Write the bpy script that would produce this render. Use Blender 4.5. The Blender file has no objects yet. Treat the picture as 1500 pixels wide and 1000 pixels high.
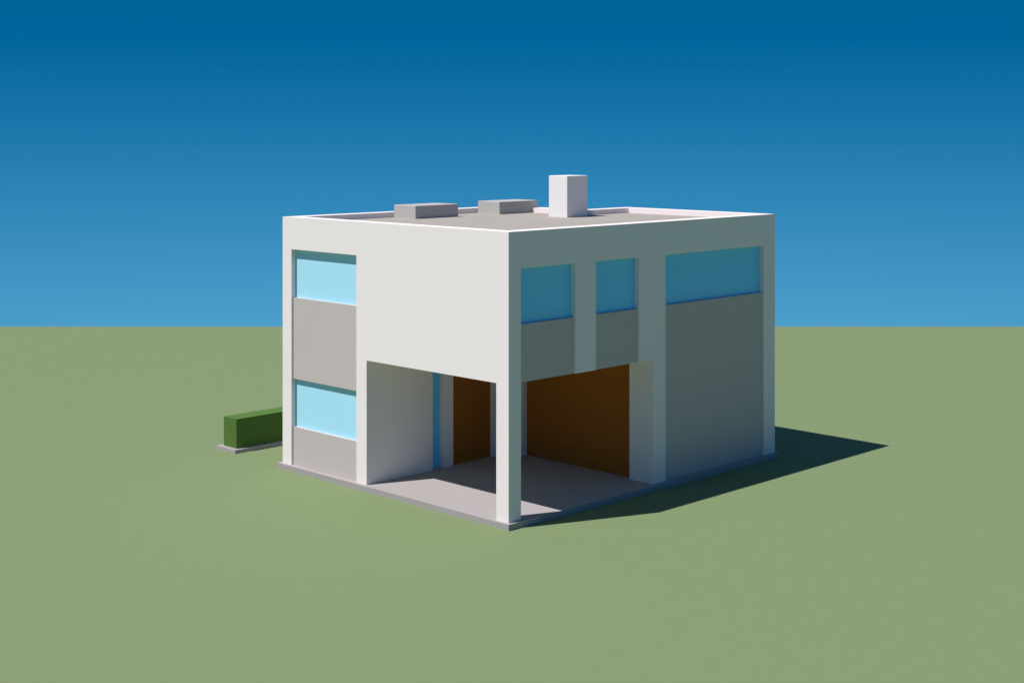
import bpy, bmesh, math
from mathutils import Vector

C = bpy.context.scene.collection
F_PX, W_PX = 2130.0, 1500.0

def lin(r, g, b):
    f = lambda c: (c/255/12.92) if c/255 <= 0.04045 else ((c/255+0.055)/1.055)**2.4
    return (f(r), f(g), f(b), 1.0)

# ---------------------------------------------------------------- materials
def mat(name, col, rough=0.85, spec=0.15, var=0.03, scale=3.0, bump=0.0, bscale=60.0):
    m = bpy.data.materials.new(name); m.use_nodes = True
    nt = m.node_tree; p = nt.nodes['Principled BSDF']
    p.inputs['Roughness'].default_value = rough
    p.inputs['Specular IOR Level'].default_value = spec
    tc = nt.nodes.new('ShaderNodeTexCoord')
    n = nt.nodes.new('ShaderNodeTexNoise'); n.inputs['Scale'].default_value = scale
    n.inputs['Detail'].default_value = 5
    nt.links.new(tc.outputs['Object'], n.inputs['Vector'])
    r = nt.nodes.new('ShaderNodeValToRGB')
    r.color_ramp.elements[0].position = 0.3; r.color_ramp.elements[1].position = 0.7
    r.color_ramp.elements[0].color = (*[c*(1-var) for c in col], 1)
    r.color_ramp.elements[1].color = (*[min(1, c*(1+var)) for c in col], 1)
    nt.links.new(n.outputs['Fac'], r.inputs['Fac'])
    nt.links.new(r.outputs['Color'], p.inputs['Base Color'])
    if bump:
        n2 = nt.nodes.new('ShaderNodeTexNoise'); n2.inputs['Scale'].default_value = bscale
        nt.links.new(tc.outputs['Object'], n2.inputs['Vector'])
        b = nt.nodes.new('ShaderNodeBump'); b.inputs['Strength'].default_value = bump
        b.inputs['Distance'].default_value = 0.01
        nt.links.new(n2.outputs['Fac'], b.inputs['Height'])
        nt.links.new(b.outputs['Normal'], p.inputs['Normal'])
    return m

M = dict(
    white=mat('white_render', (0.845, 0.768, 0.762), var=0.004, scale=0.8),
    stack=mat('chimney_render', (0.80, 0.77, 0.75), var=0.006, scale=0.8),
    panel=mat('grey_cladding', (0.525, 0.465, 0.455), var=0.008, scale=1.0),
    glass=mat('pale_blue_glass', (0.40, 0.745, 0.92), rough=0.35, spec=0.3, var=0.01, scale=0.5),
    glass_shaded=mat('shaded_blue_glass', (0.15, 0.62, 0.99), rough=0.35, spec=0.3, var=0.005, scale=0.5),  # pale glass again, with the shade of right facade and porch painted in
    timber=mat('brown_timber', (0.37, 0.118, 0.018), var=0.03, scale=1.5),
    slab=mat('concrete_slab', (0.372, 0.338, 0.338), var=0.015, scale=1.2),
    roof=mat('roof_membrane', (0.37, 0.335, 0.305), var=0.015, scale=1.0),
    unit=mat('rooftop_grey', (0.46, 0.435, 0.42), var=0.015, scale=1.0),
    hedge=mat('hedge_leaves', (0.085, 0.165, 0.035), var=0.10, scale=14, bump=0.4, bscale=45),
    grass=mat('grass', (0.181, 0.237, 0.115), rough=0.9, spec=0.2, var=0.012, scale=2.5),
)

# ---------------------------------------------------------------- solids from ordered box add / cut lists
# box = (b0, b1, a0, a1, z0, z1) in the thing's own axes
def solid(name, ops, m, parent=None):
    xs = sorted({v for _, q in ops for v in q[0:2]})
    ys = sorted({v for _, q in ops for v in q[2:4]})
    zs = sorted({v for _, q in ops for v in q[4:6]})
    nx, ny, nz = len(xs)-1, len(ys)-1, len(zs)-1
    S = set()
    for i in range(nx):
        for j in range(ny):
            for k in range(nz):
                cx, cy, cz = (xs[i]+xs[i+1])/2, (ys[j]+ys[j+1])/2, (zs[k]+zs[k+1])/2
                on = False
                for s, q in ops:
                    if q[0] < cx < q[1] and q[2] < cy < q[3] and q[4] < cz < q[5]:
                        on = (s == '+')
                if on: S.add((i, j, k))
    bm = bmesh.new(); V = {}
    def v(i, j, k):
        if (i, j, k) not in V: V[(i, j, k)] = bm.verts.new((xs[i], ys[j], zs[k]))
        return V[(i, j, k)]
    for (i, j, k) in S:
        if (i-1, j, k) not in S: bm.faces.new([v(i,j,k), v(i,j,k+1), v(i,j+1,k+1), v(i,j+1,k)])
        if (i+1, j, k) not in S: bm.faces.new([v(i+1,j,k), v(i+1,j+1,k), v(i+1,j+1,k+1), v(i+1,j,k+1)])
        if (i, j-1, k) not in S: bm.faces.new([v(i,j,k), v(i+1,j,k), v(i+1,j,k+1), v(i,j,k+1)])
        if (i, j+1, k) not in S: bm.faces.new([v(i,j+1,k), v(i,j+1,k+1), v(i+1,j+1,k+1), v(i+1,j+1,k)])
        if (i, j, k-1) not in S: bm.faces.new([v(i,j,k), v(i,j+1,k), v(i+1,j+1,k), v(i+1,j,k)])
        if (i, j, k+1) not in S: bm.faces.new([v(i,j,k+1), v(i+1,j,k+1), v(i+1,j+1,k+1), v(i,j+1,k+1)])
    bmesh.ops.recalc_face_normals(bm, faces=bm.faces)
    me = bpy.data.meshes.new(name); bm.to_mesh(me); bm.free()
    me.materials.append(m)
    o = bpy.data.objects.new(name, me); C.objects.link(o)
    if parent: o.parent = parent
    return o

def empty(name, loc, rz, label, cat):
    o = bpy.data.objects.new(name, None); C.objects.link(o)
    o.location = loc; o.rotation_euler = (0, 0, rz)
    o['label'] = label; o['category'] = cat
    return o

def bevel(o, w, seg=2):
    md = o.modifiers.new('Bevel', 'BEVEL'); md.width = w; md.segments = seg; md.limit_method = 'ANGLE'

# ---------------------------------------------------------------- ground: lawn that runs to a crest and falls away beyond it
CREST = 67.7
prof = [(-200, 0), (0, 0), (CREST-1.0, 0), (CREST, -0.01), (CREST+1.5, -0.28), (CREST+6, -1.9), (CREST+700, -255)]
bm = bmesh.new()
rows = []
for (y, z) in prof:
    rows.append([bm.verts.new((x, y, z)) for x in (-600, -200, 0, 200, 600)])
for r0, r1 in zip(rows, rows[1:]):
    for i in range(4): bm.faces.new([r0[i], r0[i+1], r1[i+1], r1[i]])
me = bpy.data.meshes.new('ground'); bm.to_mesh(me); bm.free(); me.materials.append(M['grass'])
g = bpy.data.objects.new('ground', me); C.objects.link(g)
g['kind'] = 'structure'; g['label'] = 'flat pale green lawn running to a straight horizon'; g['category'] = 'ground'

# ---------------------------------------------------------------- the house
house = empty('house', (-0.077, 33.0, 0), math.radians(45),
              'white two-storey flat-roofed house with open corner porch and blue windows', 'house')
Z = 0.14                       # slab top
def bz(b0, b1, a0, a1, z0, z1): return (b0, b1, a0, a1, z0+Z, z1+Z)
LA, LB = 8.61, 10.43           # facade lengths
NA, NB = 5.39, 8.5             # notch at the back corner
HD, SILL, WT = 3.13, 4.46, 5.75
RD = 0.16                      # window recess
RB, RT = 6.40, 6.60

solid('base_slab', [('+', (-0.1, LB+0.1, -0.1, LA+0.1, 0.0, Z)),
                    ('-', (NB+0.1, LB+0.1, NA+0.1, LA+0.1, 0.0, Z))], M['slab'], house)

solid('wall', [
    ('+', bz(0, LB, 0, LA, 0, RB)),
    ('-', bz(NB, LB, NA, LA, 0, RB)),
    ('-', bz(0, 5.144, 0, 5.064, 0, HD)),                 # corner porch
    ('-', bz(0, RD, 5.472, 8.214, 0, WT)),                # tall bay of the sunlit facade
    ('-', bz(0.4, 2.245, 0, RD, HD, WT)),
    ('-', bz(2.976, 4.585, 0, RD, HD, WT)),
    ('-', bz(5.634, 9.9, 0, RD, 0, WT)),
    ('-', bz(2.234, 2.632, 5.064, 5.264, 0, HD)),         # porch side light
    ('-', bz(2.965, 4.45, 5.064, 5.214, 0, HD)),          # timber bay
    ('-', bz(5.144, 5.344, 0.79, 4.63, 0, HD)),           # timber bay
], M['white'], house)
solid('column', [('+', bz(0, 0.4, 0, 0.4, 0, HD))], M['white'], house)
solid('parapet', [
    ('+', bz(0, LB, 0, LA, RB, RT)),
    ('-', bz(NB, LB, NA, LA, RB, RT)),
    ('-', bz(0.4, NB-0.4, 0.4, LA-0.4, RB, RT)),
    ('-', bz(0.4, LB-0.4, 0.4, NA-0.4, RB, RT)),
], M['white'], house)
solid('roof', [
    ('+', bz(0.4, NB-0.4, 0.4, LA-0.4, RB, 6.455)),
    ('+', bz(0.4, LB-0.4, 0.4, NA-0.4, RB, 6.455)),
], M['roof'], house)
# windows and cladding panels
G0, P0 = 0.14, 0.05
for z0, z1 in ((SILL, WT), (1.02, 2.30)):
    solid('window', [('+', bz(G0, RD+0.02, 5.472, 8.214, z0, z1))], M['glass'], house)
for z0, z1 in ((2.30, SILL), (0, 1.02)):
    solid('cladding_panel', [('+', bz(P0, RD, 5.472, 8.214, z0, z1))], M['panel'], house)
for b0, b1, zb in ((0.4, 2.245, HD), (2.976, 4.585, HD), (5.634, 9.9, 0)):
    solid('window', [('+', bz(b0, b1, G0, RD+0.02, SILL, WT))], M['glass_shaded'], house)
    solid('cladding_panel', [('+', bz(b0, b1, P0, RD, zb, SILL))], M['panel'], house)
solid('window', [('+', bz(2.234, 2.632, 5.24, 5.28, 0, HD))], M['glass_shaded'], house)['label'] = 'narrow full-height window strip in the porch'
solid('timber_panel', [('+', bz(2.965, 4.45, 5.18, 5.214, 0, HD))], M['timber'], house)
solid('timber_panel', [('+', bz(5.31, 5.344, 0.79, 4.63, 0, HD))], M['timber'], house)
# on the roof
bevel(solid('chimney', [('+', bz(6.93, 7.79, 4.61, 5.33, 6.44, 7.63))], M['stack'], house), 0.012)
for b0 in (3.45, 6.73):
    bevel(solid('rooftop_unit', [('+', bz(b0, b0+1.62, 7.14, 8.06, 6.44, 6.82))], M['unit'], house), 0.012)

# ---------------------------------------------------------------- hedge and its plinth
px = empty('hedge_plinth', (-0.077, 33.0, 0), math.radians(45), 'low grey concrete strip under the clipped green hedge', 'plinth')
solid('concrete_strip', [('+', (0.06, 6.5, 10.93, 11.87, 0, 0.10))], M['slab'], px)
h = solid('hedge', [('+', (0.20, 6.35, 11.07, 11.70, 0.10, 0.93))], M['hedge'])
h.location = (-0.077, 33.0, 0); h.rotation_euler = (0, 0, math.radians(45))
h['label'] = 'clipped box-shaped green hedge beside the left corner of the house'; h['category'] = 'hedge'

# ---------------------------------------------------------------- light
d = Vector((0.530, 0.219, -1.0))
L = bpy.data.lights.new('sun', 'SUN'); L.energy = 5.0; L.angle = math.radians(0.5); L.color = (1.0, 0.965, 0.925)
so = bpy.data.objects.new('sun', L); C.objects.link(so); so.location = (-20, 10, 40)
so.rotation_euler = d.to_track_quat('-Z', 'Y').to_euler()

w = bpy.data.worlds.new('World'); bpy.context.scene.world = w; w.use_nodes = True
nt = w.node_tree; nt.nodes.clear()
out = nt.nodes.new('ShaderNodeOutputWorld')
sky = nt.nodes.new('ShaderNodeTexSky'); sky.sky_type = 'NISHITA'; sky.sun_disc = False
sky.sun_elevation = math.radians(60); sky.sun_rotation = math.atan2(-0.530, -0.219)
sky.ozone_density = 6.0; sky.dust_density = 0.1
bgN = nt.nodes.new('ShaderNodeBackground'); bgN.inputs['Strength'].default_value = 0.06
nt.links.new(sky.outputs[0], bgN.inputs['Color'])
tc = nt.nodes.new('ShaderNodeTexCoord'); sp = nt.nodes.new('ShaderNodeSeparateXYZ')
nt.links.new(tc.outputs['Generated'], sp.inputs[0])
mr = nt.nodes.new('ShaderNodeMapRange')
mr.inputs['From Min'].default_value = -0.14; mr.inputs['From Max'].default_value = 0.10
nt.links.new(sp.outputs['Z'], mr.inputs['Value'])
rp = nt.nodes.new('ShaderNodeValToRGB')
stops = [(0.0, (80, 160, 204)), (0.34, (52, 138, 187)), (0.62, (24, 116, 169)), (0.85, (0, 101, 155)), (1.0, (0, 99, 152))]
e = rp.color_ramp.elements
e[0].position, e[0].color = stops[0][0], lin(*stops[0][1])
e[1].position, e[1].color = stops[-1][0], lin(*stops[-1][1])
for p, c in stops[1:-1]:
    n = e.new(p); n.color = lin(*c)
nt.links.new(mr.outputs[0], rp.inputs['Fac'])
bgR = nt.nodes.new('ShaderNodeBackground'); nt.links.new(rp.outputs['Color'], bgR.inputs['Color'])
mf = nt.nodes.new('ShaderNodeMapRange')
mf.inputs['From Min'].default_value = 0.2; mf.inputs['From Max'].default_value = 0.8
nt.links.new(sp.outputs['Z'], mf.inputs['Value'])
mx = nt.nodes.new('ShaderNodeMixShader')
nt.links.new(mf.outputs[0], mx.inputs[0]); nt.links.new(bgR.outputs[0], mx.inputs[1]); nt.links.new(bgN.outputs[0], mx.inputs[2])
nt.links.new(mx.outputs[0], out.inputs['Surface'])

# ---------------------------------------------------------------- camera
cam = bpy.data.cameras.new('camera'); co = bpy.data.objects.new('camera', cam); C.objects.link(co)
co.location = (0, 0, 8.846+Z); co.rotation_euler = (math.radians(90), 0, 0)
cam.sensor_width = 36; cam.lens = F_PX/W_PX*36; cam.shift_y = -305/1500
cam.clip_end = 3000
sc = bpy.context.scene; sc.camera = co
sc.view_settings.view_transform = 'Standard'; sc.view_settings.look = 'None'; sc.view_settings.exposure = 0
